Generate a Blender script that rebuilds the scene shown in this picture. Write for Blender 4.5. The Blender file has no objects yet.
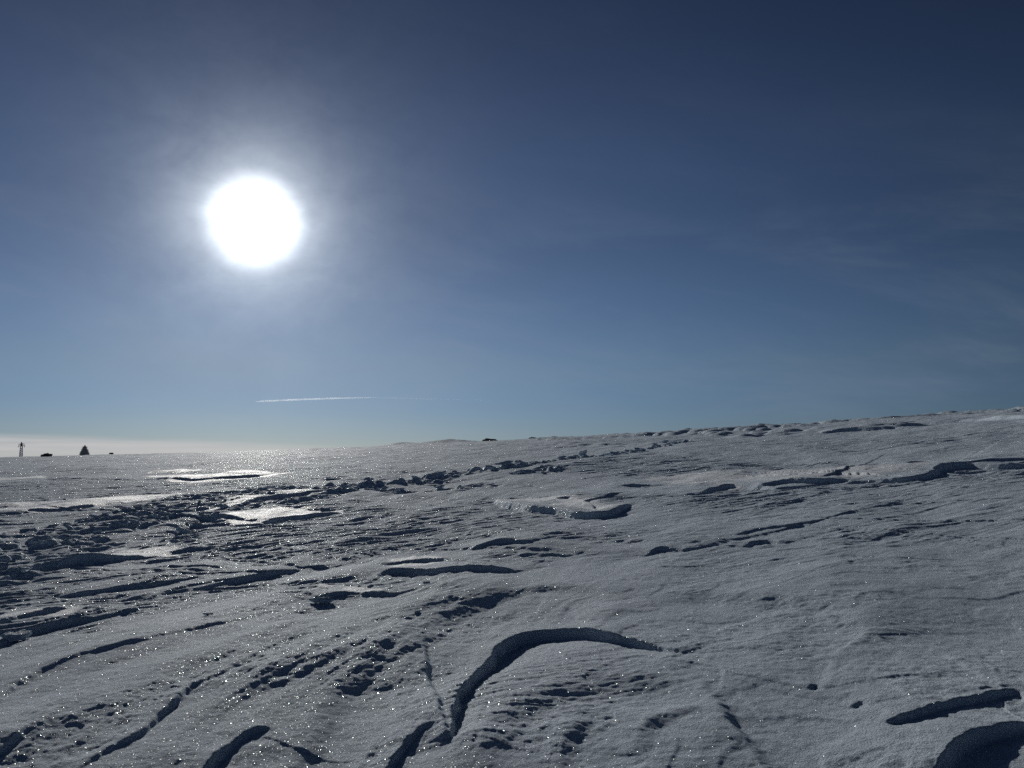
import bpy, math, random
import numpy as np

# ------------------------------------------------------------------ camera
SC = bpy.context.scene
F = 853.0                      # focal length in pixels of a 1024 px wide picture
PITCH = math.atan(76.0 / F)    # eye level lies at picture row 460
EYE = 1.2
cam_d = bpy.data.cameras.new("camera")
cam_d.sensor_width = 36.0
cam_d.lens = 36.0 * F / 1024.0
cam_d.clip_start = 0.05
cam_d.clip_end = 400000.0
cam = bpy.data.objects.new("camera", cam_d)
SC.collection.objects.link(cam)
cam.location = (0, 0, EYE)
cam.rotation_euler = (math.radians(90) + PITCH, 0, 0)
SC.camera = cam

def pix_dir(px, py):
    x = (px - 512.0) / F
    y = (384.0 - py) / F
    c, s = math.cos(PITCH), math.sin(PITCH)
    return (x, c - y * s, s + y * c)

# ------------------------------------------------------------------ sun and sky
d = pix_dir(254, 222)
n = math.sqrt(sum(v * v for v in d))
SUN = tuple(v / n for v in d)
SUN_EL = math.asin(SUN[2])
SUN_AZ = math.atan2(SUN[0], SUN[1])          # from +Y towards +X

sun_d = bpy.data.lights.new("sun", 'SUN')
sun_d.energy = 3.4
sun_d.angle = math.radians(0.5)
sun_d.color = (1.0, 0.965, 0.91)
sun = bpy.data.objects.new("sun", sun_d)
SC.collection.objects.link(sun)
from mathutils import Vector
sun.rotation_euler = Vector(SUN).to_track_quat('Z', 'Y').to_euler()

world = bpy.data.worlds.new("World")
SC.world = world
world.use_nodes = True
wt = world.node_tree
wt.nodes.clear()

class N:
    """small helper to write node maths"""
    def __init__(s, tree): s.t = tree
    def node(s, kind, **kw):
        nd = s.t.nodes.new(kind)
        for k, v in kw.items(): setattr(nd, k, v)
        return nd
    def put(s, sock, v):
        if v is None: return
        if isinstance(v, bpy.types.NodeSocket): s.t.links.new(v, sock)
        else: sock.default_value = v
    def math(s, op, a, b=None, c=None, clamp=False):
        nd = s.node('ShaderNodeMath', operation=op); nd.use_clamp = clamp
        for i, v in enumerate((a, b, c)): s.put(nd.inputs[i], v)
        return nd.outputs[0]
    def vmath(s, op, a, b=None, out=0):
        nd = s.node('ShaderNodeVectorMath', operation=op)
        s.put(nd.inputs[0], a); s.put(nd.inputs[1], b)
        return nd.outputs[out]
    def scale(s, a, f):
        nd = s.node('ShaderNodeVectorMath', operation='SCALE')
        s.put(nd.inputs[0], a); s.put(nd.inputs[3], f)
        return nd.outputs[0]
    def mixc(s, f, a, b, mode='MIX'):
        nd = s.node('ShaderNodeMix', data_type='RGBA', blend_type=mode)
        s.put(nd.inputs[0], f); s.put(nd.inputs[6], a); s.put(nd.inputs[7], b)
        return nd.outputs[2]
    def ramp(s, f, stops, interp='LINEAR'):
        nd = s.node('ShaderNodeValToRGB'); r = nd.color_ramp; r.interpolation = interp
        while len(r.elements) < len(stops): r.elements.new(0.5)
        for e, (p, c) in zip(r.elements, stops):
            e.position = p
            e.color = c if len(c) == 4 else (*c, 1)
        s.put(nd.inputs[0], f)
        return nd.outputs[0]
    def maprange(s, v, a, b, c, d, kind='SMOOTHSTEP'):
        nd = s.node('ShaderNodeMapRange', interpolation_type=kind)
        for i, q in enumerate((v, a, b, c, d)): s.put(nd.inputs[i], q)
        return nd.outputs[0]
    def noise(s, vec, scale, detail=2.0, rough=0.5, dist=0.0):
        nd = s.node('ShaderNodeTexNoise')
        s.put(nd.inputs['Vector'], vec)
        nd.inputs['Scale'].default_value = scale
        nd.inputs['Detail'].default_value = detail
        nd.inputs['Roughness'].default_value = rough
        nd.inputs['Distortion'].default_value = dist
        return nd.outputs[0]
    def sep(s, v):
        nd = s.node('ShaderNodeSeparateXYZ'); s.put(nd.inputs[0], v); return nd.outputs
    def comb(s, x, y, z):
        nd = s.node('ShaderNodeCombineXYZ')
        for i, q in enumerate((x, y, z)): s.put(nd.inputs[i], q)
        return nd.outputs[0]

w = N(wt)
sky = w.node('ShaderNodeTexSky', sky_type='NISHITA')
sky.sun_disc = False
sky.sun_elevation = SUN_EL
sky.sun_rotation = SUN_AZ
sky.altitude = 1600.0
sky.air_density = 1.0
sky.dust_density = 0.35
sky.ozone_density = 2.2
coord = w.node('ShaderNodeTexCoord').outputs['Generated']
dirn = w.vmath('NORMALIZE', coord)
sx, sy, sz = w.sep(dirn)
# clear deep blue mountain sky: darker towards the zenith and away from the sun
cosg = w.vmath('DOT_PRODUCT', dirn, SUN, out=1)
ang = w.math('MULTIPLY', w.math('ARCCOSINE', w.math('MINIMUM', cosg, 0.9999999)), 57.29578)
dark = w.ramp(w.math('MULTIPLY', sz, 1.0), [
    (0.0, (0.37, 0.47, 0.74)), (0.05, (0.41, 0.50, 0.72)), (0.12, (0.51, 0.55, 0.67)), (0.30, (0.43, 0.44, 0.53)),
    (0.50, (0.32, 0.31, 0.38)), (1.0, (0.20, 0.19, 0.22))], 'EASE')
away = w.maprange(ang, 10.0, 65.0, 1.0, 0.54)
col = w.mixc(1.0, sky.outputs[0], dark, 'MULTIPLY')
col = w.vmath('MULTIPLY', w.scale(col, away), (0.93, 0.98, 1.01))
# low bank of thin cloud along the left horizon, faint cirrus higher up
el = w.math('MULTIPLY', w.math('ARCSINE', sz), 57.29578)
az = w.math('MULTIPLY', w.math('ARCTAN2', sx, sy), 57.29578)
uv = w.comb(w.math('MULTIPLY', az, 0.10), w.math('MULTIPLY', el, 1.6), 3.7)
nb = w.noise(uv, 1.0, 5.0, 0.55)
top = w.maprange(az, -34.0, -10.0, 1.5, 0.85, 'LINEAR')
top = w.math('ADD', top, w.math('MULTIPLY', w.math('SUBTRACT', nb, 0.5), 1.0))
bank = w.maprange(w.math('SUBTRACT', top, el), -0.30, 0.40, 0.0, 1.0)
bank = w.math('MULTIPLY', bank, w.maprange(az, -16.0, -9.0, 1.0, 0.0))
bank = w.math('MULTIPLY', bank, w.maprange(az, -75.0, -45.0, 0.0, 1.0))
streak = w.noise(w.comb(w.math('MULTIPLY', az, 0.12), w.math('MULTIPLY', el, 3.2), 8.8), 1.0, 4.0, 0.6)
bank = w.math('MULTIPLY', bank, w.maprange(streak, 0.3, 0.7, 0.6, 0.95))
uv2 = w.comb(w.math('MULTIPLY', az, 0.055), w.math('ADD', w.math('MULTIPLY', el, 0.22), w.math('MULTIPLY', az, 0.035)), 11.3)
nc = w.noise(uv2, 1.0, 7.0, 0.62, 0.35)
cir = w.maprange(nc, 0.42, 0.78, 0.0, 1.0)
cir = w.math('MULTIPLY', cir, w.maprange(el, 1.0, 4.0, 0.3, 1.0))
cir = w.math('MULTIPLY', cir, w.maprange(el, 9.0, 22.0, 1.0, 0.1))
cir = w.math('MULTIPLY', cir, 0.16)
# aureole of the sun seen through thin ice haze
def glow(a, k):
    return w.math('MULTIPLY', w.math('EXPONENT', w.math('DIVIDE', ang, -k)), a)
core = w.maprange(ang, 0.8, 3.7, 1.0, 0.0)
SKYG = 0.074
EXPO = -0.42
inv = 1.0 / (2.0 ** EXPO)
white = w.scale((0.95, 0.99, 1.0), w.math('ADD', glow(2.0 * inv, 1.9), w.math('MULTIPLY', core, 1.2 * inv)))
white2 = w.scale((0.72, 0.88, 0.98), glow(0.20 * inv, 5.0))
bg = w.scale(col, SKYG)
veil = w.noise(w.comb(w.math('MULTIPLY', az, 0.16), w.math('MULTIPLY', el, 0.30), 5.1), 1.0, 5.0, 0.6, 0.6)
veil2 = w.noise(w.comb(w.math('MULTIPLY', az, 0.9), w.math('MULTIPLY', el, 1.1), 1.1), 1.0, 3.0, 0.6, 0.3)
thick = w.math('ADD', w.math('MULTIPLY', veil, 1.5), w.math('MULTIPLY', veil2, 0.5))
white = w.scale(white, w.maprange(thick, 0.6, 1.4, 0.8, 1.2, 'LINEAR'))
white2 = w.scale(white2, w.maprange(thick, 0.6, 1.4, 0.6, 1.4, 'LINEAR'))
bg = w.mixc(cir, bg, (0.36, 0.42, 0.50, 1))
bg = w.mixc(bank, bg, (0.70, 0.69, 0.70, 1))
bg = w.vmath('ADD', w.vmath('ADD', bg, white), white2)
bgn = w.node('ShaderNodeBackground')
w.put(bgn.inputs[0], bg)
bgn.inputs[1].default_value = 1.0
wo = w.node('ShaderNodeOutputWorld')
wt.links.new(bgn.outputs[0], wo.inputs[0])
world.cycles.sampling_method = 'MANUAL'
world.cycles.sample_map_resolution = 2048

vs = SC.view_settings
vs.view_transform = 'Standard'
vs.look = 'None'
vs.gamma = 1.0
vs.exposure = EXPO
vs.use_curve_mapping = False
SC.cycles.use_denoising = False
SC.cycles.max_bounces = 4
SC.cycles.diffuse_bounces = 3
SC.cycles.glossy_bounces = 2
SC.cycles.sample_clamp_indirect = 4.0

# ------------------------------------------------------------------ numeric noise
rs = np.random.RandomState(7)
PERM = rs.permutation(4096).astype(np.int64)
GR = rs.uniform(0, 2 * np.pi, 4096)
GX, GY, RV = np.cos(GR), np.sin(GR), rs.uniform(0, 1, 4096)
def hsh(i, j, seed): return PERM[(PERM[(i + seed * 131) & 4095] + j * 7 + seed) & 4095]
def pnoise(x, y, seed=0):
    xi = np.floor(x).astype(np.int64); yi = np.floor(y).astype(np.int64)
    xf = x - xi; yf = y - yi
    u = xf * xf * xf * (xf * (xf * 6 - 15) + 10); v = yf * yf * yf * (yf * (yf * 6 - 15) + 10)
    def g(a, b):
        h = hsh(xi + a, yi + b, seed)
        return GX[h] * (xf - a) + GY[h] * (yf - b)
    n0 = g(0, 0) * (1 - u) + g(1, 0) * u
    n1 = g(0, 1) * (1 - u) + g(1, 1) * u
    return (n0 * (1 - v) + n1 * v) * 1.5
def fbm(x, y, seed=0, o=4, gain=0.5, lac=2.03):
    s = 0; a = 1
    for k in range(o):
        s = s + a * pnoise(x, y, seed + k); x = x * lac; y = y * lac; a *= gain
    return s
def sstep(a, b, x):
    t = np.clip((x - a) / (b - a), 0, 1); return t * t * (3 - 2 * t)
def blobs(x, y, seed, keep=0.6):
    """rounded lumps: one jittered cap per cell"""
    xi = np.floor(x).astype(np.int64); yi = np.floor(y).astype(np.int64)
    out = np.zeros_like(x)
    for a in (-1, 0, 1):
        for b in (-1, 0, 1):
            h = hsh(xi + a, yi + b, seed)
            cx = xi + a + RV[h]; cy = yi + b + RV[(h * 17 + 5) & 4095]
            r = 0.25 + 0.45 * RV[(h * 29 + 11) & 4095]
            k = RV[(h * 37 + 3) & 4095] < keep
            q = 1 - ((x - cx) ** 2 + (y - cy) ** 2) / (r * r)
            out = np.maximum(out, np.where(k & (q > 0), np.sqrt(np.clip(q, 0, 1)) * r, 0))
    return out

# ------------------------------------------------------------------ lie of the land
def zbase(X, Y):
    r = np.sqrt(X * X + Y * Y) + 1e-6
    t = np.clip(X / np.maximum(np.abs(Y), 0.5 * r), -1.2, 1.2)
    yy = Y
    s = (0.043 * Y + 0.058 * X + 0.011 * np.clip(t, 0, 1) ** 2 * X * sstep(-0.3, 0.6, Y / r) + 0.028 * np.clip(t, -1, 1) * X * sstep(-0.3, 0.6, Y / r))
    return s / (1 + (r / 200.0) ** 2)
def ground_at(px, py):
    """where the line of sight through a picture point meets the hillside"""
    dx, dy, dz = pix_dir(px, py)
    Y = np.geomspace(1.0, 400, 6000)
    X = Y * dx / dy
    e = EYE + Y * dz / dy - zbase(X, Y)
    k = np.argmax(e < 0)
    if e[k] >= 0: k = np.argmin(e / Y)
    return float(X[k]), float(Y[k])

# wind direction (long axis of the sastrugi) on the ground
WD = np.array([0.40, 0.917]); WN = np.array([0.917, -0.40])

# scarps: (points, lip height, length of the raised side, drop on the low side,
#          length of the low side, ice crust on the raised side)
def curve(pts):
    """ground points joined by a smooth (Catmull-Rom) curve"""
    P = np.array([ground_at(*p) for p in pts])
    if len(P) < 3: return P
    Q = np.vstack([2 * P[0] - P[1], P, 2 * P[-1] - P[-2]]); out = []
    for i in range(1, len(Q) - 2):
        for t in np.arange(0, 1, 0.25):
            a, b, c, e = Q[i - 1], Q[i], Q[i + 1], Q[i + 2]
            out.append(0.5 * (2 * b + (c - a) * t + (2 * a - 5 * b + 4 * c - e) * t * t + (3 * b - a - 3 * c + e) * t ** 3))
    out.append(P[-1]); return np.array(out)

S = []
def scarp(pts, h, up, low=0.0, lowlen=0.3, crust=0.0, w=0.012):
    P = curve(pts)
    crust = 0
    k = 0.62 if P[:, 1].mean() < 16 else 0.72
    h *= k; low *= k; up *= 1.6
    S.append((P, h, up, low, lowlen, crust, w))
# foreground hollow with its long curved lip, and the ridges round it
scarp([(452,748),(454,728),(460,702),(475,681),(494,659),(511,640),(536,633),(575,634),(612,642),(645,649),(680,660)], .040, .45, .062, .40)
scarp([(520,632),(545,612),(565,603),(590,598)], .007, .25, .0, .2)
scarp([(556,625),(572,606),(592,600)], .010, .2, .0, .2)
scarp([(888,735),(915,727),(945,716),(980,705),(1014,697),(1026,706)], .026, .5, .022, .25)
scarp([(940,790),(955,762),(975,745),(1000,737),(1040,731)], .045, .30, .045, .6)
scarp([(70,778),(110,756),(145,737),(170,716),(192,697),(203,690)], .030, .25, .012, .2)
scarp([(195,782),(222,756),(248,738),(268,732)], .026, .22, .03, .25)
scarp([(-20,715),(10,692),(38,673)], .018, .25, .010, .2)
scarp([(-25,775),(5,757),(22,745),(28,738)], .03, .25, .014, .2)
scarp([(34,752),(44,738),(52,722)], .016, .2, .010, .15)
scarp([(92,700),(110,688),(125,676)], .010, .3, .004, .2)
scarp([(190,660),(215,645),(232,636)], .009, .3, .003, .2)
scarp([(0,720),(40,690),(85,672)], .007, .3, .003, .2)
scarp([(446,752),(441,722),(433,690),(427,660),(424,648)], .028, .16, .012, .14)
scarp([(372,790),(395,762),(415,742),(432,734)], .020, .2, .02, .2)
scarp([(790,790),(765,762),(748,742),(728,720),(705,690)], .020, .3, .020, .22, 0, .07)
scarp([(808,698),(816,694),(824,698)], .012, .1, .01, .08)
scarp([(852,716),(861,712),(870,716)], .012, .1, .01, .08)
scarp([(690,672),(735,700),(780,735),(830,768)], .006, .4, .004, .3)
scarp([(860,640),(930,652),(985,685),(1010,705)], .008, .5, .0, .3)
scarp([(485,780),(512,728),(552,699),(610,688),(665,692),(705,708)], .046, .40, .040, .5, 0, .30)
scarp([(412,690),(428,642),(478,606),(556,592),(615,606)], .040, .6, .02, .5, 0, .22)
scarp([(590,625),(680,602),(800,612),(880,642)], .055, .7, .014, .6, 0, .35)
scarp([(1015,706),(960,681),(900,652),(866,640),(838,660),(790,668),(755,678)], .010, .5, .0, .3, 0, .03)
scarp([(930,640),(860,622),(770,618),(700,640),(640,632)], .010, .5, .0, .3, 0, .06)
scarp([(40,790),(150,704),(240,654),(335,622)], .040, .5, .012, .4, 0, .20)
scarp([(150,785),(250,704),(330,654),(402,622)], .045, .5, .016, .4, 0, .22)
scarp([(290,785),(332,712),(380,664),(418,628)], .040, .4, .016, .4, 0, .16)
scarp([(-10,704),(60,668),(150,651)], .022, .5, .0, .4, 0, .05)
scarp([(100,660),(190,640),(280,618)], .016, .5, .0, .4, 0, .06)
scarp([(210,690),(290,650),(350,640)], .014, .4, .0, .4, 0, .04)
scarp([(640,760),(655,730),(700,716)], .020, .3, .01, .3, 0, .10)
scarp([(560,790),(575,745),(590,722)], .022, .3, .01, .3, 0, .10)
# ledges of the middle distance
scarp([(376,580),(390,572),(412,571),(440,573),(475,573),(515,575)], .070, .7, .045, .5, .2)
scarp([(380,566),(405,562),(430,561),(468,565)], .045, .7, .01, .4, .2)
scarp([(318,606),(335,600),(360,597),(394,600)], .045, .4, .02, .3)
scarp([(270,602),(300,600),(320,606)], .02, .4, .01, .3)
scarp([(-20,660),(5,645),(30,633),(60,626),(105,619),(140,612)], .045, .6, .03, .4, .2)
scarp([(-20,640),(10,628),(40,621),(75,612)], .03, .5, .01, .3)
scarp([(5,582),(25,574),(50,567),(85,564),(115,561),(145,556)], .105, 1.1, .04, .6, .5)
scarp([(150,600),(180,590),(215,584),(250,578),(290,573)], .022, .5, .01, .3)
scarp([(20,517),(30,515),(60,513),(92,510),(126,506)], .065, 3.5, .02, 1., 1.)
scarp([(138,482),(150,481),(180,481),(215,480),(250,477),(276,474)], .11, 2.6, .02, 2., 1.)
scarp([(232,524),(262,521),(285,516),(312,514),(345,509)], .085, 2.2, .03, 1., 1.)
scarp([(240,506),(262,501),(290,497),(330,492)], .05, 2., .02, 1., 1.)
scarp([(-20,484),(0,482),(30,480),(60,477)], .09, 2., .02, 2., .8)
scarp([(60,484),(75,483),(95,482)], .06, 2., .02, 1., .6)
scarp([(55,470),(75,469),(110,468)], .05, 2., .02, 2., .8)
scarp([(145,473),(170,472),(200,471)], .05, 2., .02, 2., 1.)
scarp([(495,497),(505,502),(530,508),(556,511),(575,515),(600,516),(618,512),(632,504)], .085, 1.5, .07, .8, .3)
scarp([(556,500),(566,499),(578,500)], .04, .5, .02, .5)
scarp([(700,494),(722,488),(745,488),(775,492)], .085, 1.6, .03, 1.)
scarp([(762,490),(785,487),(815,487),(848,485)], .085, 2.0, .03, 1.)
scarp([(845,487),(875,486),(905,486),(930,482),(944,474),(955,476)], .12, 2.2, .03, 1.)
scarp([(935,476),(965,472),(1000,472),(1040,470)], .12, 2.5, .03, 1.2)
scarp([(905,466),(925,464),(945,466)], .06, 2., .02, 1.)
scarp([(620,485),(650,484),(685,484)], .05, 1.5, .02, 1.)
scarp([(822,433),(850,431),(885,429),(935,425)], .22, 5., .04, 3.)
scarp([(870,422),(920,418),(960,415)], .22, 4., .04, 3.)
scarp([(960,421),(990,420),(1030,419)], .18, 4., .04, 3.)
scarp([(740,437),(780,434),(815,432)], .15, 4., .04, 2.)
scarp([(648,558),(662,553),(684,555)], .045, .5, .02, .3)
scarp([(745,550),(760,544),(786,546)], .05, .4, .02, .3)
scarp([(735,540),(765,533),(812,530)], .03, .6, .01, .3)
scarp([(470,553),(500,549),(530,550)], .04, .5, .02, .3)
scarp([(520,558),(545,556),(575,557)], .035, .5, .02, .3)
scarp([(300,567),(312,565),(330,566)], .04, .4, .02, .3)
scarp([(190,592),(240,580),(300,568)], .035, .5, .02, .3)
scarp([(60,600),(130,590),(200,578)], .04, .5, .02, .3)

# smooth wind-packed plates: outline on the ground, how glazed they are
PLATES = [(np.array([ground_at(*p) for p in q]), k) for q, k in (
    ([(22,518),(60,515),(122,509),(165,502),(188,497),(150,495),(100,497),(60,503),(-20,508),(-20,516)], 1.0),
    ([(140,484),(215,482),(270,477),(292,471),(240,471),(200,475),(150,478)], 1.0),
    ([(148,475),(200,473),(204,470),(155,471)], 0.9),
    ([(236,525),(285,518),(342,511),(337,506),(300,505),(262,511),(226,520)], 1.0),
    ([(215,512),(262,504),(328,493),(292,489),(236,499)], 0.9),
    ([(14,578),(45,569),(110,562),(145,557),(188,554),(172,547),(120,546),(60,553),(14,563)], 0.75),
    ([(-40,485),(56,479),(50,474),(-40,478)], 0.8),
    ([(380,571),(468,566),(452,556),(410,554),(386,561)], 0.6),
    ([(380,583),(420,577),(520,577),(500,570),(420,568),(384,574)], 0.5),
    ([(498,498),(560,512),(600,517),(630,506),(602,499),(560,496),(528,494)], 0.7),
    ([(-30,634),(60,624),(108,618),(90,609),(30,616),(-30,624)], 0.6),
    ([(80,632),(200,606),(372,606),(300,628),(170,645)], 0.12),
    ([(630,480),(720,488),(850,484),(932,477),(905,469),(780,469),(690,472)], 0.7),
    ([(-30,560),(30,540),(60,536),(20,530),(-30,545)], 0.5),
    ([(310,600),(400,597),(370,588),(320,590)], 0.5))]

TRACK = [np.array([ground_at(*p) for p in q]) for q in (
    [(-30,585),(30,560),(90,535),(150,518),(210,503),(280,494),(340,489)],
    [(-30,560),(40,538),(120,518),(200,500),(300,490)],
    [(220,515),(300,500),(360,490),(420,491),(482,486)],
    [(330,490),(420,484),(500,472),(570,463),(640,452)],
    [(560,463),(600,458),(640,451),(680,444)],
    [(520,476),(545,474),(560,470)],
    [(180,540),(190,525),(230,512)])]
TW = [0.62, 0.50, 0.42, 0.45, 0.5, 0.4, 0.25]

HUMMOCKS = [(92.0 * (p - 512.0) / F, 92.0) for p in (392.0, 402.0, 436.0, 448.0, 462.0, 700.0, 760.0)]
# near edge of the rough, wind-eroded band, as azimuth -> distance
EDGE = np.array([(g[0] / g[1], g[1]) for g in (ground_at(*p) for p in
    [(-200,660),(0,648),(100,628),(230,603),(370,604),(450,590),(500,578),(580,562),(700,556),(800,550),(1024,542),(1250,530)])])

def polydist(P, X, Y):
    """distance, signed distance (+ left of travel) and position 0..1 along a
    polyline; away from the line the segments are blended, so no creases form"""
    seg = np.diff(P, axis=0); L = np.hypot(seg[:, 0], seg[:, 1]); T = L.sum(); acc = 0
    near = np.full(X.shape, 1e9); tn = np.zeros(X.shape); W = 0; A = 0; B = 0
    un = seg / L[:, None]
    vt = np.vstack([un[:1], un[:-1] + un[1:], un[-1:]]); vt /= np.linalg.norm(vt, axis=1)[:, None]
    eps = (0.02 * T) ** 2 * 0.05
    for i in range(len(seg)):
        dx, dy = seg[i]
        px, py = X - P[i, 0], Y - P[i, 1]
        t = np.clip((px * dx + py * dy) / (L[i] ** 2 + 1e-12), 0, 1)
        ex, ey = px - t * dx, py - t * dy
        dd = ex * ex + ey * ey
        tx = vt[i, 0] * (1 - t) + vt[i + 1, 0] * t; ty = vt[i, 1] * (1 - t) + vt[i + 1, 1] * t
        s_ = np.sqrt(dd) * np.sign(tx * ey - ty * ex)
        w_ = L[i] / (dd + eps) ** 2
        W = W + w_; A = A + w_ * s_; B = B + w_ * (acc + t * L[i]) / T
        tn = np.where(dd < near, (acc + t * L[i]) / T, tn)
        near = np.minimum(near, dd); acc += L[i]
    return np.sqrt(near), A / W, B / W, tn

def inside(Q, X, Y):
    """1 well inside an outline, falling to 0 over its ragged edge"""
    odd = np.zeros(X.shape, bool); dmin = np.full(X.shape, 1e9)
    for (ax, ay), (bx, by) in zip(Q, np.roll(Q, -1, 0)):
        c = ((ay > Y) != (by > Y)) & (X < (bx - ax) * (Y - ay) / (by - ay + 1e-12) + ax)
        odd ^= c
        l2 = (bx - ax) ** 2 + (by - ay) ** 2 + 1e-12
        t = np.clip(((X - ax) * (bx - ax) + (Y - ay) * (by - ay)) / l2, 0, 1)
        dmin = np.minimum(dmin, (X - ax - t * (bx - ax)) ** 2 + (Y - ay - t * (by - ay)) ** 2)
    return np.where(odd, 1, -1) * np.sqrt(dmin)

def relief(X, Y):
    r = np.sqrt(X * X + Y * Y)
    cell = 0.0022 * r
    def keep(wl): return sstep(2.0, 5.0, wl / cell)      # drop waves finer than the mesh
    U = X * WD[0] + Y * WD[1]; V = X * WN[0] + Y * WN[1]
    wu = U + 0.5 * pnoise(X * 0.5, Y * 0.5, 90); wv = V + 0.30 * pnoise(X * 0.45, Y * 0.45, 91)
    z = 0.14 * pnoise(X / 9, Y / 9, 1) * sstep(4, 14, r) + 0.15 * pnoise(X / 30, Y / 30, 2) * sstep(30, 80, r)
    z = z + 0.035 * pnoise(U / 2.6, V / 1.3, 3) + 0.012 * pnoise(U / 1.1, V / 0.45, 4)
    trk = np.zeros_like(X)
    for P, wd in zip(TRACK, TW):
        lo = P.min(0) - 3; hi = P.max(0) + 3
        m = (X > lo[0]) & (X < hi[0]) & (Y > lo[1]) & (Y < hi[1])
        dd, _, _, _ = polydist(P, X[m], Y[m])
        wdn = wd * (1 + 0.6 * pnoise(X[m] * 0.8, Y[m] * 0.8, 33))
        trk[m] = np.maximum(trk[m], 1 - sstep(0.55, 1.15, dd / wdn))
    # ledges
    crust = np.zeros_like(X); zs = np.zeros_like(X); plate = np.zeros_like(X)
    for P, h, up, low, ll, cr, wd in S:
        mg = max(3 * up, 3 * ll) + 0.3
        lo = P.min(0) - mg; hi = P.max(0) + mg
        m = (X > lo[0]) & (X < hi[0]) & (Y > lo[1]) & (Y < hi[1])
        if not m.any(): continue
        x, y = X[m], Y[m]
        size = math.hypot(*(P[-1] - P[0]))
        sc_ = np.clip(0.022 * size, 0.003, 0.16)
        x2 = x + sc_ * 0.5 * fbm(x / (sc_ * 9), y / (sc_ * 9), 80, 3, 0.42)
        y2 = y + sc_ * 0.5 * fbm(x / (sc_ * 9), y / (sc_ * 9), 84, 3, 0.42)
        dd, sd, t, tn = polydist(P, x2, y2)
        # past the ends there is no edge: let the step die out
        tp = (0.95 + 0.5 * pnoise(t * 3.1 + 7.7 * P[0, 0], t * 0 + 3.3, 88)) * np.clip(np.sin(np.pi * np.clip(tn, 0, 1)), 0, 1) ** (0.32 + 1.3 * np.clip(np.abs(sd) / max(up, ll), 0, 1.5))
        c = np.maximum(wd, 4.0 * cell[m])
        s = sd
        c = c + 0.8 * np.maximum(dd - np.abs(sd) * 1.02 - 0.5 * c, 0)
        hi_ = h * sstep(-c * 0.5, c * 0.5, s) * np.exp(-np.maximum(s, 0) / up)
        lo_ = -low * (1 - sstep(-c * 0.5, c * 0.5, s)) * np.exp(-np.maximum(-s, 0) / ll)
        zs[m] += tp * (hi_ + lo_)
        if wd < 0.05 and P[:, 1].mean() > 6.5:
            plate[m] = np.maximum(plate[m], np.clip(tp * 1.6, 0, 1) * sstep(-0.5 * c, 0.5 * c, s) * (1 - sstep(0.35 * up, 1.0 * up, s * (1 + 0.5 * pnoise(x * 1.5, y * 1.5, 31)))))
        if cr: crust[m] = np.maximum(crust[m], cr * tp * (s > 0) * np.exp(-dd / (up * 1.2)) * (dd < np.abs(s) * 1.3 + 0.05))
    for Q, kq in PLATES:
        lo = Q.min(0) - 0.5; hi = Q.max(0) + 0.5
        m = (X > lo[0]) & (X < hi[0]) & (Y > lo[1]) & (Y < hi[1])
        if not m.any(): continue
        x, y = X[m], Y[m]; sz = min(hi - lo)
        e = inside(Q, x, y) + 0.10 * sz * fbm(x / (0.5 * sz), y / (0.9 * sz), 170, 5, 0.6)
        f = sstep(-0.01 * sz, 0.05 * sz, e)
        plate[m] = np.maximum(plate[m], f); crust[m] = np.maximum(crust[m], kq * f)
    # eroded layers: terraces with sharp broken edges, in the rough middle band
    az = X / np.maximum(Y, 0.3 * r)
    yb = np.interp(az, EDGE[:, 0], EDGE[:, 1])
    q = Y / yb + 0.14 * pnoise(X * 0.8, Y * 0.8, 12) + 0.08 * pnoise(X * 2.7, Y * 2.7, 13)
    rough = 0.25 * sstep(0.86, 0.97, q) + 0.75 * sstep(0.96, 1.14, q)
    rough = rough * (0.30 + 0.70 * sstep(-0.35, 0.25, pnoise(X / 4, Y / 5, 14) + 0.22))
    rough = rough * (1 - 0.88 * plate)
    fade = 1 - 0.65 * sstep(17, 26, r)
    # the wind swings round across the slope
    def lay(a_, lu, lv, sd, o, g, warp=1.0):
        ca, sa = math.cos(math.radians(a_)), math.sin(math.radians(a_))
        uu = X * sa + Y * ca + warp * 0.5 * pnoise(X * 0.5, Y * 0.5, 90); vv = X * ca - Y * sa + warp * 0.25 * pnoise(X * 0.6, Y * 0.6, 91)
        return fbm(uu / lu, vv / lv, sd, o, g)
    bl = sstep(-1.5, 3.0, X)
    T = lay(46, 1.3, 0.22, 20, 4, 0.6) * (1 - bl) + lay(72, 1.5, 0.26, 24, 4, 0.6) * bl
    patch = sstep(-0.25, 0.45, lay(55, 2.6, 1.1, 130, 3, 0.5))
    def terr(q, sharp):
        f = np.floor(q); g = q - f
        return f + sstep(0.0, sharp, g) * 0.75 + 0.25 * g
    tz = terr(T * 3.2, 0.10) / 3.2
    z = z + 0.026 * rough * fade * tz * (0.55 + 0.45 * patch)
    T2 = lay(62, 5.5, 1.7, 26, 4, 0.5)
    z = z + 0.028 * sstep(11, 20, r) * terr(T2 * 2.4, 0.07) / 2.4 * (1 - 0.85 * plate)
    T3 = fbm(X / 7.0, Y / 12., 46, 4, 0.5)
    z = z + 0.05 * sstep(28, 50, r) * terr(T3 * 2.6, 0.07) / 2.6
    z = z + 0.0125 * rough * (lay(48, 0.50, 0.11, 40, 4, 0.6) * (1 - bl) + lay(72, 0.50, 0.11, 43, 4, 0.6) * bl)
    # wind streaks of the smooth foreground
    sm = 1 - rough
    lft = 1 - sstep(-0.9, 0.5, X)
    stre = lay(8, 1.3, 0.30, 50, 2, 0.4)
    z = z + 0.017 * sm * np.maximum(stre - 0.02, 0) * lft * sstep(-0.2, 0.3, pnoise(X * 0.9, Y * 0.6, 52) + 0.05)
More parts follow.
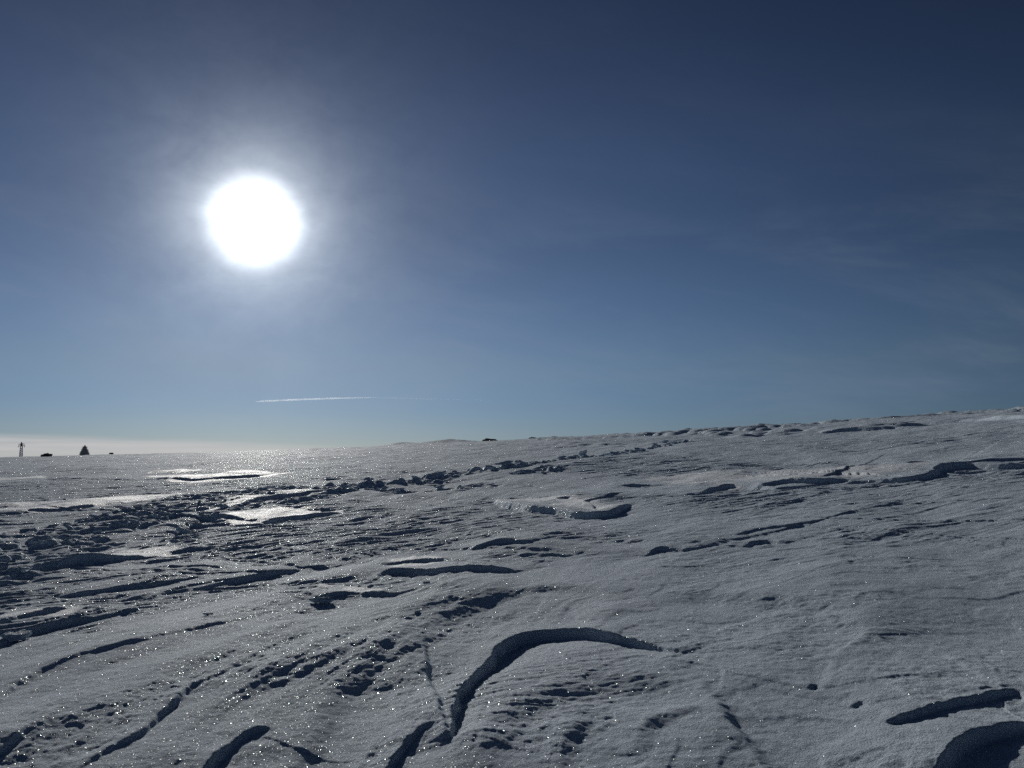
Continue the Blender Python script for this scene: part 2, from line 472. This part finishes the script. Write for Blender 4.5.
    z = z + 0.052 * sm * lay(20, 2.2, 1.0, 57, 3, 0.42) * (0.4 + 0.6 * lft)
    z = z + 0.0035 * sm * lay(10, 0.5, 0.07, 55, 3, 0.55) * sstep(-0.1, 0.35, pnoise(X * 1.3, Y, 59)) * lft
    z = z + 0.0016 * fbm(X / 0.05, Y / 0.05, 60, 2) * keep(0.05)
    # thin worn layers in scattered patches of the near snow
    f1 = lay(14, 0.75, 0.13, 150, 4, 0.6, 0.6); f2 = lay(70, 0.75, 0.16, 154, 4, 0.6, 0.6)
    fr = sstep(-0.6, 1.0, X); ff = f1 * (1 - fr) + f2 * fr
    pm = sstep(0.0, 0.30, fbm(X / 1.0, Y / 1.0, 158, 3, 0.5))
    z = z + sm * (0.0050 * terr(ff * 2.2, 0.14) / 2.2 * pm * (1 - 0.6 * fr) + 0.0048 * fbm(X / 0.16, Y / 0.14, 161, 4, 0.62) * (0.35 + 0.65 * pm))
    # soft lobes of drifted snow on the right of the foreground
    lf = fbm(X / 1.2, Y / 1.4, 63, 3, 0.45) * 2.2
    lob = terr(lf, 0.16) / 2.2
    z = z + 0.020 * sm * lob * 0.7 * (0.35 + 0.65 * sstep(-0.2, 0.6, X))
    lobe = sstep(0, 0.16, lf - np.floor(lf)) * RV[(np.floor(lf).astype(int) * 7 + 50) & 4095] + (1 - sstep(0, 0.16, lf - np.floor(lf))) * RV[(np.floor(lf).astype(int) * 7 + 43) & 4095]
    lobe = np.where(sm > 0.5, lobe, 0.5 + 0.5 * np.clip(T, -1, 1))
    # ripples on the floor of the hollow
    cx, cy = ground_at(545, 690)
    rp = np.exp(-(((X - cx) / 0.62) ** 2 + ((Y - cy) / 0.62) ** 2) ** 2)
    z = z + rp * (0.0028 * terr(lay(82, 0.40, 0.055, 70, 3, 0.55, 0.3) * 1.5, 0.3) + 0.002 * fbm(X / .05, Y / .05, 73, 2))
    z = z + zs
    # trampled track: pits, clods
    trk = trk * (1 - sstep(22, 27, Y) * (1 - sstep(-0.1, 0.15, pnoise(X / 1.1, Y / 2.5, 141))))
    z = z - 0.035 * trk
    big = sstep(14, 19, Y)
    b = blobs(X / 0.30 + 0.3 * pnoise(X * 4, Y * 4, 99), Y / 0.45, 5, 0.5) * 0.17 * big + blobs(X / 0.19 + 0.3 * pnoise(X * 7, Y * 7, 98), Y / 0.24, 6, 0.6) * 0.13
    z = z + trk * (0.8 * b * sstep(-0.35, 0.2, pnoise(X / 0.9, Y / 0.9, 145)) + 0.035 * lay(50, 0.7, 0.25, 97, 3, 0.55) + 0.016 * fbm(X / 0.07, Y / 0.07, 95, 2) * keep(0.06))
    crust = crust * (1 - trk) * sstep(-0.9, 0.5, 0.3 + fbm(X / 0.8, Y / 1.6, 77, 5, 0.7))
    for hx, hy in HUMMOCKS:
        z = z + 0.20 * np.exp(-((X - hx) / 2.2) ** 2 - ((Y - hy) / 2.5) ** 2)
    # broken crust debris near the skyline
    deb = sstep(0.05, 0.35, pnoise(X / 9, Y / 16, 120)) * sstep(30, 45, r) * (1 - sstep(110, 160, r))
    z = z + deb * (blobs(X / 1.1, Y / 1.6, 121, 0.5) * 0.36 * sstep(-5, 10, X))
    return z, crust, lobe, rough

def ground_z(x, y):
    X = np.array([x], float); Y = np.array([y], float)
    return float((zbase(X, Y) + relief(X, Y)[0])[0])

# keep the ground under the camera at the height the view was laid out for
def build_snow():
    th = [0.0]
    D = math.radians(0.076)
    while th[-1] < math.radians(36): th.append(th[-1] + D)
    while th[-1] < math.radians(50): th.append(th[-1] + 3 * D)
    while th[-1] < math.radians(178): th.append(th[-1] + math.radians(1.5))
    th = np.array(th); th = np.concatenate([-th[::-1], th[1:]])
    rr = [0.4]
    while rr[-1] < 2.6: rr.append(rr[-1] * 1.02)
    while rr[-1] < 30: rr.append(rr[-1] * 1.0021)
    while rr[-1] < 50: rr.append(rr[-1] * 1.0034)
    while rr[-1] < 130: rr.append(rr[-1] * 1.005)
    while rr[-1] < 400: rr.append(rr[-1] * 1.015)
    while rr[-1] < 90000: rr.append(rr[-1] * 1.07)
    rr = np.array(rr)
    A, R = np.meshgrid(th, rr)
    X = (R * np.sin(A)); Y = (R * np.cos(A))
    shp = X.shape
    x = X.ravel(); y = Y.ravel()
    z, cr, trk, rgh = relief(x, y)
    z = z * (1 - 0.0 * x) + zbase(x, y)
    nr, nc = shp
    i = np.arange(nr * nc).reshape(nr, nc)
    q = np.stack([i[:-1, :-1], i[:-1, 1:], i[1:, 1:], i[1:, :-1]], -1).reshape(-1, 4)[:, ::-1]
    # close the seam behind and the centre
    seam = np.stack([i[:-1, -1], i[:-1, 0], i[1:, 0], i[1:, -1]], -1)[:, ::-1]
    co = np.stack([x, y, z], -1)
    c = len(co)
    co = np.vstack([co, [[0, 0, float(z[:nc].mean())]]])
    fan = np.stack([np.full(nc, c), np.roll(i[0], -1), i[0]], -1)
    me = bpy.data.meshes.new("snow_ground")
    qa = np.vstack([q, seam])
    nl = qa.size + fan.size
    me.vertices.add(len(co)); me.vertices.foreach_set("co", co.ravel().astype(np.float32))
    me.loops.add(nl); me.polygons.add(len(qa) + len(fan))
    me.loops.foreach_set("vertex_index", np.concatenate([qa.ravel(), fan.ravel()]).astype(np.int32))
    ls = np.concatenate([np.arange(len(qa)) * 4, qa.size + np.arange(len(fan)) * 3]).astype(np.int32)
    me.polygons.foreach_set("loop_start", ls)
    me.update(calc_edges=True)
    me.polygons.foreach_set("use_smooth", np.ones(len(me.polygons), dtype=bool))
    at = me.attributes.new("crust", 'FLOAT', 'POINT')
    at.data.foreach_set("value", np.append(cr, 0).astype(np.float32))
    at = me.attributes.new("lobe", 'FLOAT', 'POINT')
    at.data.foreach_set("value", np.append(trk, 0.5).astype(np.float32))
    at = me.attributes.new("eroded", 'FLOAT', 'POINT')
    at.data.foreach_set("value", np.append(rgh, 0.0).astype(np.float32))
    o = bpy.data.objects.new("snow_ground", me)
    SC.collection.objects.link(o)
    o['kind'] = 'structure'
    return o

# ------------------------------------------------------------------ materials
def new_mat(name):
    m = bpy.data.materials.new(name); m.use_nodes = True
    m.node_tree.nodes.clear()
    return m, N(m.node_tree)
def snow_material():
    m, s = new_mat("snow")
    pos = s.node('ShaderNodeNewGeometry').outputs['Position']
    nrm = s.node('ShaderNodeNewGeometry').outputs['Normal']
    cr = s.node('ShaderNodeAttribute', attribute_name='crust').outputs['Fac']
    rot = s.node('ShaderNodeMapping'); rot.inputs['Rotation'].default_value = (0, 0, math.radians(23.6))
    rot.inputs['Scale'].default_value = (1, 1, 1)
    s.put(rot.inputs[0], pos)
    st = s.vmath('MULTIPLY', rot.outputs[0], (1.0, 0.25, 1.0))
    hh = s.math('MULTIPLY', s.noise(pos, 120.0, 3.0, 0.8), 0.0130)
    hh = s.math('ADD', hh, s.math('MULTIPLY', s.noise(pos, 75.0, 3.0, 0.65), 0.0060))
    hh = s.math('ADD', hh, s.math('MULTIPLY', s.noise(st, 18.0, 5.0, 0.62), 0.007))
    ero = s.node('ShaderNodeAttribute', attribute_name='eroded').outputs['Fac']
    rot2 = s.node('ShaderNodeMapping'); rot2.inputs['Rotation'].default_value = (0, 0, math.radians(58))
    s.put(rot2.inputs[0], pos)
    st2 = s.vmath('MULTIPLY', rot2.outputs[0], (1.0, 0.28, 1.0))
    h2 = s.math('MULTIPLY', s.noise(st2, 6.5, 6.0, 0.62, 0.4), 0.020)
    hh = s.math('ADD', hh, s.math('MULTIPLY', h2, s.maprange(ero, 0.0, 1.0, 0.10, 1.0)))
    hh = s.math('MULTIPLY', hh, s.maprange(cr, 0.1, 0.9, 1.0, 0.7))
    bump = s.node('ShaderNodeBump'); bump.inputs['Strength'].default_value = 1.0
    bump.inputs['Distance'].default_value = 1.0
    s.put(bump.inputs['Height'], hh)
    p = s.node('ShaderNodeBsdfPrincipled')
    lb = s.node('ShaderNodeAttribute', attribute_name='lobe').outputs['Fac']
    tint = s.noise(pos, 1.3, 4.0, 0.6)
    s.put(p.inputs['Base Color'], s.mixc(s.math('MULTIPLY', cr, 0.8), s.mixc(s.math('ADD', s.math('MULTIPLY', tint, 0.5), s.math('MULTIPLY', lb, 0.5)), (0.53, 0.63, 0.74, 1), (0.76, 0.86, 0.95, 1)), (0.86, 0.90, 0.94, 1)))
    s.put(p.inputs['Roughness'], s.maprange(cr, 0.1, 1.0, 0.78, 0.71))
    p.inputs['IOR'].default_value = 1.31
    s.put(p.inputs['Specular IOR Level'], s.maprange(cr, 0.1, 0.9, 0.085, 1.0))
    s.put(p.inputs['Normal'], bump.outputs[0])
    # ice crystals: each tiny facet turned its own way, mirror-like
    def facets(scale, rare, spread):
        v = s.node('ShaderNodeTexVoronoi', feature='F1')
        s.put(v.inputs['Vector'], pos); v.inputs['Scale'].default_value = scale
        rv = s.vmath('SUBTRACT', v.outputs['Color'], (0.5, 0.5, 0.5))
        nn = s.vmath('NORMALIZE', s.vmath('ADD', nrm, s.scale(rv, spread)))
        wn = s.node('ShaderNodeTexWhiteNoise', noise_dimensions='3D')
        s.put(wn.inputs['Vector'], v.outputs['Color'])
        pick = s.math('LESS_THAN', wn.outputs['Value'], rare)
        near = s.math('LESS_THAN', v.outputs['Distance'], 0.38)
        hue = s.mixc(0.75, v.outputs['Color'], (1, 1, 1, 1))
        hue = s.scale(hue, s.math('MULTIPLY', s.math('POWER', wn.outputs['Value'], 1.0), 0.45 / rare))
        return nn, s.math('MULTIPLY', pick, near), hue
    out = p.outputs[0]
    s.put(p.inputs['Coat Weight'], s.math('MULTIPLY', cr, 0.38)); p.inputs['Coat Roughness'].default_value = 0.66
    s.put(p.inputs['Coat Normal'], bump.outputs[0])
    for sc_, rare, spread in ((300.0, 0.30, 3.0), (120.0, 0.022, 3.0)):
        nn, fac, hue = facets(sc_, rare, spread)
        g = s.node('ShaderNodeBsdfGlossy'); g.inputs['Roughness'].default_value = 0.24
        s.put(g.inputs['Color'], hue)
        s.put(g.inputs['Normal'], nn)
        mx = s.node('ShaderNodeMixShader')
        s.put(mx.inputs[0], s.math('MULTIPLY', fac, 0.32))
        s.put(mx.inputs[1], out); s.put(mx.inputs[2], g.outputs[0])
        out = mx.outputs[0]
    mo = s.node('ShaderNodeOutputMaterial')
    m.node_tree.links.new(out, mo.inputs[0])
    return m
def rock_material(name, c1, c2, sc_=6.0, rough=0.85):
    m, s = new_mat(name)
    pos = s.node('ShaderNodeTexCoord').outputs['Object']
    a = s.noise(pos, sc_, 6.0, 0.65)
    p = s.node('ShaderNodeBsdfPrincipled')
    s.put(p.inputs['Base Color'], s.mixc(s.maprange(a, 0.35, 0.65, 0, 1), (*c1, 1), (*c2, 1)))
    p.inputs['Roughness'].default_value = rough
    b = s.node('ShaderNodeBump'); b.inputs['Distance'].default_value = 0.03
    s.put(b.inputs['Height'], a); s.put(p.inputs['Normal'], b.outputs[0])
    mo = s.node('ShaderNodeOutputMaterial')
    m.node_tree.links.new(p.outputs[0], mo.inputs[0])
    return m

SNOW = snow_material()
ROCK = rock_material("dark_rock", (0.05, 0.05, 0.055), (0.11, 0.105, 0.10))
STONE = rock_material("cairn_stone", (0.36, 0.36, 0.37), (0.50, 0.49, 0.48), 4.0)
STEEL = rock_material("galvanised_steel", (0.50, 0.52, 0.53), (0.62, 0.63, 0.64), 2.0, 0.5)
DARKS = rock_material("dark_steel", (0.06, 0.065, 0.07), (0.10, 0.10, 0.11), 2.0, 0.6)

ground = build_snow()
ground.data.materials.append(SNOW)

# ------------------------------------------------------------------ things
def tag(o, label, cat, group=None, kind=None):
    o['label'] = label; o['category'] = cat
    if group: o['group'] = group
    if kind: o['kind'] = kind
    return o
def empty(name, loc, rz=0):
    o = bpy.data.objects.new(name, None); SC.collection.objects.link(o)
    o.location = loc; o.rotation_euler = (0, 0, rz); o.empty_display_size = 0.3
    return o
def link_mesh(name, verts, faces, mat, parent=None, smooth=False):
    me = bpy.data.meshes.new(name)
    me.from_pydata([tuple(map(float, v)) for v in verts], [], [tuple(map(int, f)) for f in faces])
    me.update()
    if smooth: me.polygons.foreach_set("use_smooth", np.ones(len(me.polygons), dtype=bool))
    me.materials.append(mat)
    o = bpy.data.objects.new(name, me); SC.collection.objects.link(o)
    if parent: o.parent = parent
    return o

import bmesh
def boulder(seed, dims, sub=3, rough=0.35, facet=5):
    """an angular lump: a sphere cut by random planes, then roughened"""
    rnd = np.random.RandomState(seed)
    bm = bmesh.new(); bmesh.ops.create_icosphere(bm, subdivisions=sub, radius=1)
    V = np.array([v.co for v in bm.verts]); Fc = [[v.index for v in f.verts] for f in bm.faces]; bm.free()
    for _ in range(facet + 6):
        nn = rnd.normal(size=3); nn /= np.linalg.norm(nn); dcut = rnd.uniform(0.45, 0.85)
        k = V @ nn - dcut
        V = V - np.where(k > 0, k, 0)[:, None] * nn
    off = rnd.uniform(-50, 50)
    nz = fbm(V[:, 0] * 2 + off + V[:, 2], V[:, 1] * 2 - V[:, 2] * 1.3, seed % 97, 3)
    V = V * (1 + rough * nz[:, None])
    V = V * np.array(dims)
    V[:, 2] = np.maximum(V[:, 2], -0.3 * dims[2])
    return V, Fc

def place_rock(name, px, Y, dims, seed, label, sink=0.15, mat=ROCK, rz=0.0, cat='rock', group=None):
    dx, dy, _ = pix_dir(px, 455)
    x = Y * dx / dy
    V, Fc = boulder(seed, dims)
    o = link_mesh(name, V, Fc, mat)
    o.location = (x, Y, ground_z(x, Y) + dims[2] * sink); o.rotation_euler[2] = rz
    return tag(o, label, cat, group)

# stone cairn on the skyline, built of courses of flat stones
def cairn(px, Y, H, W):
    dx, dy, _ = pix_dir(px, 455); x = Y * dx / dy
    z0 = ground_z(x, Y)
    root = empty("stone_cairn", (x, Y, z0 - 0.05))
    tag(root, 'pointed grey stone cairn standing alone on the snowy skyline beside the mast', 'cairn')
    rnd = random.Random(3)
    def course(zs, shape):
        V = []; Fs = []
        for (zc, hh, rad) in zs:
            cnt = max(1, int(2 * math.pi * rad / 0.22)) if rad > 0.12 else 1
            for ring in ((0.62, 0.25) if rad > 0.3 else (0.62,)) if cnt > 1 else (0,):
                for k in range(cnt):
                    a = 2 * math.pi * (k + rnd.random() * 0.4) / cnt
                    r = rad * ring * 1.15
                    v, f = boulder(rnd.randrange(10000), (0.15 + 0.04 * rnd.random(), 0.13 + 0.04 * rnd.random(), hh * 0.62), 2, 0.12)
                    c, s_ = math.cos(a), math.sin(a)
                    v = np.stack([v[:, 0] * c - v[:, 1] * s_ + r * c + rnd.uniform(-.015, .015), v[:, 0] * s_ + v[:, 1] * c + r * s_, v[:, 2] + zc], -1)
                    b = len(V); V += list(v); Fs += [[i + b for i in q] for q in f]
        return V, Fs
    base = [(0.07, 0.16, W * 0.60), (0.19, 0.14, W * 0.52)]
    pile = []
    z = 0.30
    while z < H - 0.14:
        t = (z - 0.3) / (H - 0.3)
        pile.append((z, 0.15, W * (0.40 * (1 - t) + 0.10))); z += 0.12
    v, f = course(base, 0); link_mesh("plinth", v, f, STONE, root)
    v, f = course(pile, 0)
    cv, cf = [], []
    for k in range(9):                                  # packed heart of the pile
        zz = 0.2 + (H - 0.3) * k / 8; rr_ = W * (0.36 * (1 - k / 8) + 0.07)
        cv += [(rr_ * (1 + 0.05 * math.sin(5 * j + k)) * math.cos(j * math.pi / 6), rr_ * math.sin(j * math.pi / 6), zz) for j in range(12)]
        if k: cf += [(12 * k - 12 + j, 12 * k - 12 + (j + 1) % 12, 12 * k + (j + 1) % 12, 12 * k + j) for j in range(12)]
    cf.append(tuple(96 + j for j in range(12)))
    b0 = len(v); v = list(v) + cv; f = list(f) + [tuple(q + b0 for q in c_) for c_ in cf]
    link_mesh("stone_pile", v, f, STONE, root)
    v, f = boulder(77, (0.15, 0.13, 0.14), 2); v[:, 2] += H - 0.1
    link_mesh("capstone", v, f, STONE, root)
cairn(84.5, 104.0, 1.35, 1.25)

# lattice mast beyond the crest
def bar(V, Fs, a, b, r):
    a = np.array(a, float); b = np.array(b, float); dv = b - a; dv /= np.linalg.norm(dv)
    u = np.cross(dv, (0, 0, 1.0)); 
    if np.linalg.norm(u) < 1e-3: u = np.array((1.0, 0, 0))
    u /= np.linalg.norm(u); v = np.cross(dv, u)
    k = len(V)
    for p in (a, b):
        for c, s_ in ((1, 1), (-1, 1), (-1, -1), (1, -1)): V.append(p + r * (c * u + s_ * v))
    Fs += [[k, k+1, k+5, k+4], [k+1, k+2, k+6, k+5], [k+2, k+3, k+7, k+6], [k+3, k, k+4, k+7], [k+3, k+2, k+1, k], [k+4, k+5, k+6, k+7]]
def mast(px, Y, H):
    dx, dy, _ = pix_dir(px, 455); x = Y * dx / dy
    z0 = ground_z(x, Y) - 0.2
    root = empty("lattice_mast", (x, Y, z0), 0.25)
    tag(root, 'slim pale tapering mast with a dark head, standing far left on the skyline', 'mast')
    wb, wt_ = 0.50, 0.30
    hs = H * 0.80
    def wid(z): return wb + (wt_ - wb) * z / hs
    for sx_, sy_ in ((1, 1), (-1, 1), (-1, -1), (1, -1)):
        V, Fs = [], []; bar(V, Fs, (sx_ * wb, sy_ * wb, 0), (sx_ * wt_, sy_ * wt_, hs), 0.07)
        link_mesh("leg", V, Fs, STEEL, root)
    V, Fs = [], []; nb_ = 11
    for k in range(nb_):
        za, zb = hs * k / nb_, hs * (k + 1) / nb_; a, b = wid(za), wid(zb)
        cs = [((1, 1), (-1, 1)), ((-1, 1), (-1, -1)), ((-1, -1), (1, -1)), ((1, -1), (1, 1))]
        for p, q in cs:
            bar(V, Fs, (p[0] * a, p[1] * a, za), (q[0] * b, q[1] * b, zb), 0.035)
            bar(V, Fs, (q[0] * a, q[1] * a, za), (p[0] * b, p[1] * b, zb), 0.035)
            bar(V, Fs, (p[0] * b, p[1] * b, zb), (q[0] * b, q[1] * b, zb), 0.03)
    link_mesh("lattice", V, Fs, STEEL, root)
    V, Fs = [], []
    bar(V, Fs, (0, 0, hs - 0.05), (0, 0, H * 0.97), 0.34)
    bar(V, Fs, (0, 0, H * 0.96), (0, 0, H * 1.04), 0.16)
    link_mesh("head", V, Fs, DARKS, root)
    for zz, ln in ((0.82, 1.15), (0.93, 0.95)):
        for sg in (-1, 1):
            V, Fs = [], []
            bar(V, Fs, (sg * 0.25, 0, H * zz), (sg * ln, 0, H * (zz + 0.012 * sg)), 0.09)
            arm = link_mesh("crossarm", V, Fs, DARKS, root)
            V, Fs = [], []
            bar(V, Fs, (sg * ln * 0.95, 0, H * zz), (sg * ln * 0.95, 0, H * zz - 0.55), 0.08)
            link_mesh("insulator", V, Fs, DARKS, arm)
mast(21.0, 330.0, 6.7)

place_rock("rock_outcrop", 45.5, 108.0, (0.85, 0.6, 0.50), 11, 'low dark humped rock outcrop between the mast and the cairn', 0.1)
place_rock("skyline_rock", 111.5, 106.0, (0.34, 0.3, 0.36), 21, 'small dark rock just right of the stone cairn on the skyline', 0.3)
place_rock("flat_rock", 488.0, 96.0, (1.05, 0.6, 0.30), 31, 'flat dark rock breaking the middle of the snowy skyline', 0.25)
place_rock("low_rock", 532.0, 94.0, (0.6, 0.5, 0.16), 41, 'very low flat rock almost buried right of the flat dark skyline rock', 0.2)

# clods of broken snow lying along the trampled track
def snow_chunks():
    rnd = random.Random(12)
    protos = []
    for k in range(9):
        V, Fc = boulder(300 + k, (1.0, 0.80, 0.50), 3, 0.2, 7)
        me = bpy.data.meshes.new("snow_chunk")
        me.from_pydata([tuple(map(float, v)) for v in V], [], Fc); me.update()
        me.materials.append(SNOW); protos.append(me)
    pts = []
    weights = [70, 30, 60, 40, 50, 8, 10]
    for P, wd, cnt in zip(TRACK, TW, weights):
        seg = np.diff(P, axis=0); L = np.hypot(seg[:, 0], seg[:, 1]); cum = np.r_[0, np.cumsum(L)]
        for _ in range(cnt):
            q = rnd.random() * cum[-1]; i = min(np.searchsorted(cum, q, 'right') - 1, len(seg) - 1)
            p = P[i] + seg[i] * (q - cum[i]) / L[i]
            pts.append((p[0] + rnd.gauss(0, wd * 0.5), p[1] + rnd.gauss(0, wd * 0.5)))
    for x, y in pts:
        s_ = 0.035 + 0.075 * rnd.random() ** 2
        if y > 18: s_ *= 1.9
        o = bpy.data.objects.new("snow_chunk", protos[rnd.randrange(9)]); SC.collection.objects.link(o)
        o.scale = (s_ * rnd.uniform(0.8, 1.5), s_ * rnd.uniform(0.8, 1.2), s_ * rnd.uniform(0.7, 1.1))
        o.rotation_euler = (rnd.uniform(-.3, .3), rnd.uniform(-.3, .3), rnd.uniform(0, 6.28))
        o.location = (x, y, ground_z(x, y) + s_ * 0.18)
        tag(o, 'rough lump of broken snow lying in the trampled track across the slope', 'snow lump', 'lumps of broken snow along the trampled track')
    singles = [(208, 624, .035, 'small dark snow clod alone on the smooth slope, left of the picture centre'),
               (417, 621, .030, 'tiny snow clod lying alone above the narrow upright ridge'),
               (369, 483, .16, 'largest upright block of snow where the broken track reaches its plates'),
               (322, 607, .06, 'rounded snow clod at the left tip of the short dark ledge'),
               (16, 640, .09, 'rounded snow clod on the ledge at the left edge of the photo'),
               (427, 588, .035, 'small snow clod lying in the shade below the long dark ledge')]
    for k, (px, py, s_, lab) in enumerate(singles):
        x, y = ground_at(px, py)
        o = bpy.data.objects.new("snow_clod", protos[k]); SC.collection.objects.link(o)
        o.scale = (s_ * 1.25, s_, s_ * 0.9); o.rotation_euler = (0, 0, k * 1.1)
        o.location = (x, y, ground_z(x, y) + s_ * 0.2)
        tag(o, lab, 'snow clod')
snow_chunks()

# contrail far away: a long thin tube of ice cloud, thinning towards its old end
def contrail():
    Y = 90000.0
    m, s = new_mat("ice_vapour")
    vs_ = s.node('ShaderNodeVolumeScatter')
    vs_.inputs['Color'].default_value = (1, 1, 1, 1)
    vs_.inputs['Density'].default_value = 0.0011
    vs_.inputs['Anisotropy'].default_value = 0.6
    mo = s.node('ShaderNodeOutputMaterial'); m.node_tree.links.new(vs_.outputs[0], mo.inputs['Volume'])
    rnd = random.Random(5)
    P = []
    for k in range(61):
        px = 254 + 256 * k / 60
        py = 401.5 - 4.0 * math.sin(min(1, k / 33) * math.pi / 2) + 3.0 * max(0, (k - 27) / 33)
        dx, dy, dz = pix_dir(px, py); P.append((Y * dx / dy, Y, EYE + Y * dz / dy))
    P = np.array(P); c = P.mean(0); P = P - c
    V, Fs = [], []
    for k, p in enumerate(P):
        t = k / 60
        rad = np.interp(t, [0, 0.03, 0.25, 0.40, 0.50, 0.85, 1.0], [20, 85, 100, 70, 26, 12, 1]) * rnd.uniform(0.85, 1.15)
        wide = 1.0 if t < 0.45 else 1.0 + 2.0 * (t - 0.45)
        for j in range(10):
            a = 2 * math.pi * j / 10; V.append((p[0], p[1] + rad * math.cos(a), p[2] + rad * wide * math.sin(a)))
        if k:
            b = k * 10
            for j in range(10): Fs.append((b - 10 + j, b - 10 + (j + 1) % 10, b + (j + 1) % 10, b + j))
    Fs.append(tuple(range(10))[::-1]); Fs.append(tuple(len(V) - 10 + j for j in range(10)))
    o = link_mesh("contrail", V, Fs, m, None, True)
    o.location = c
    tag(o, 'thin white aircraft vapour trail low in the sky under the sun', 'contrail')
contrail()
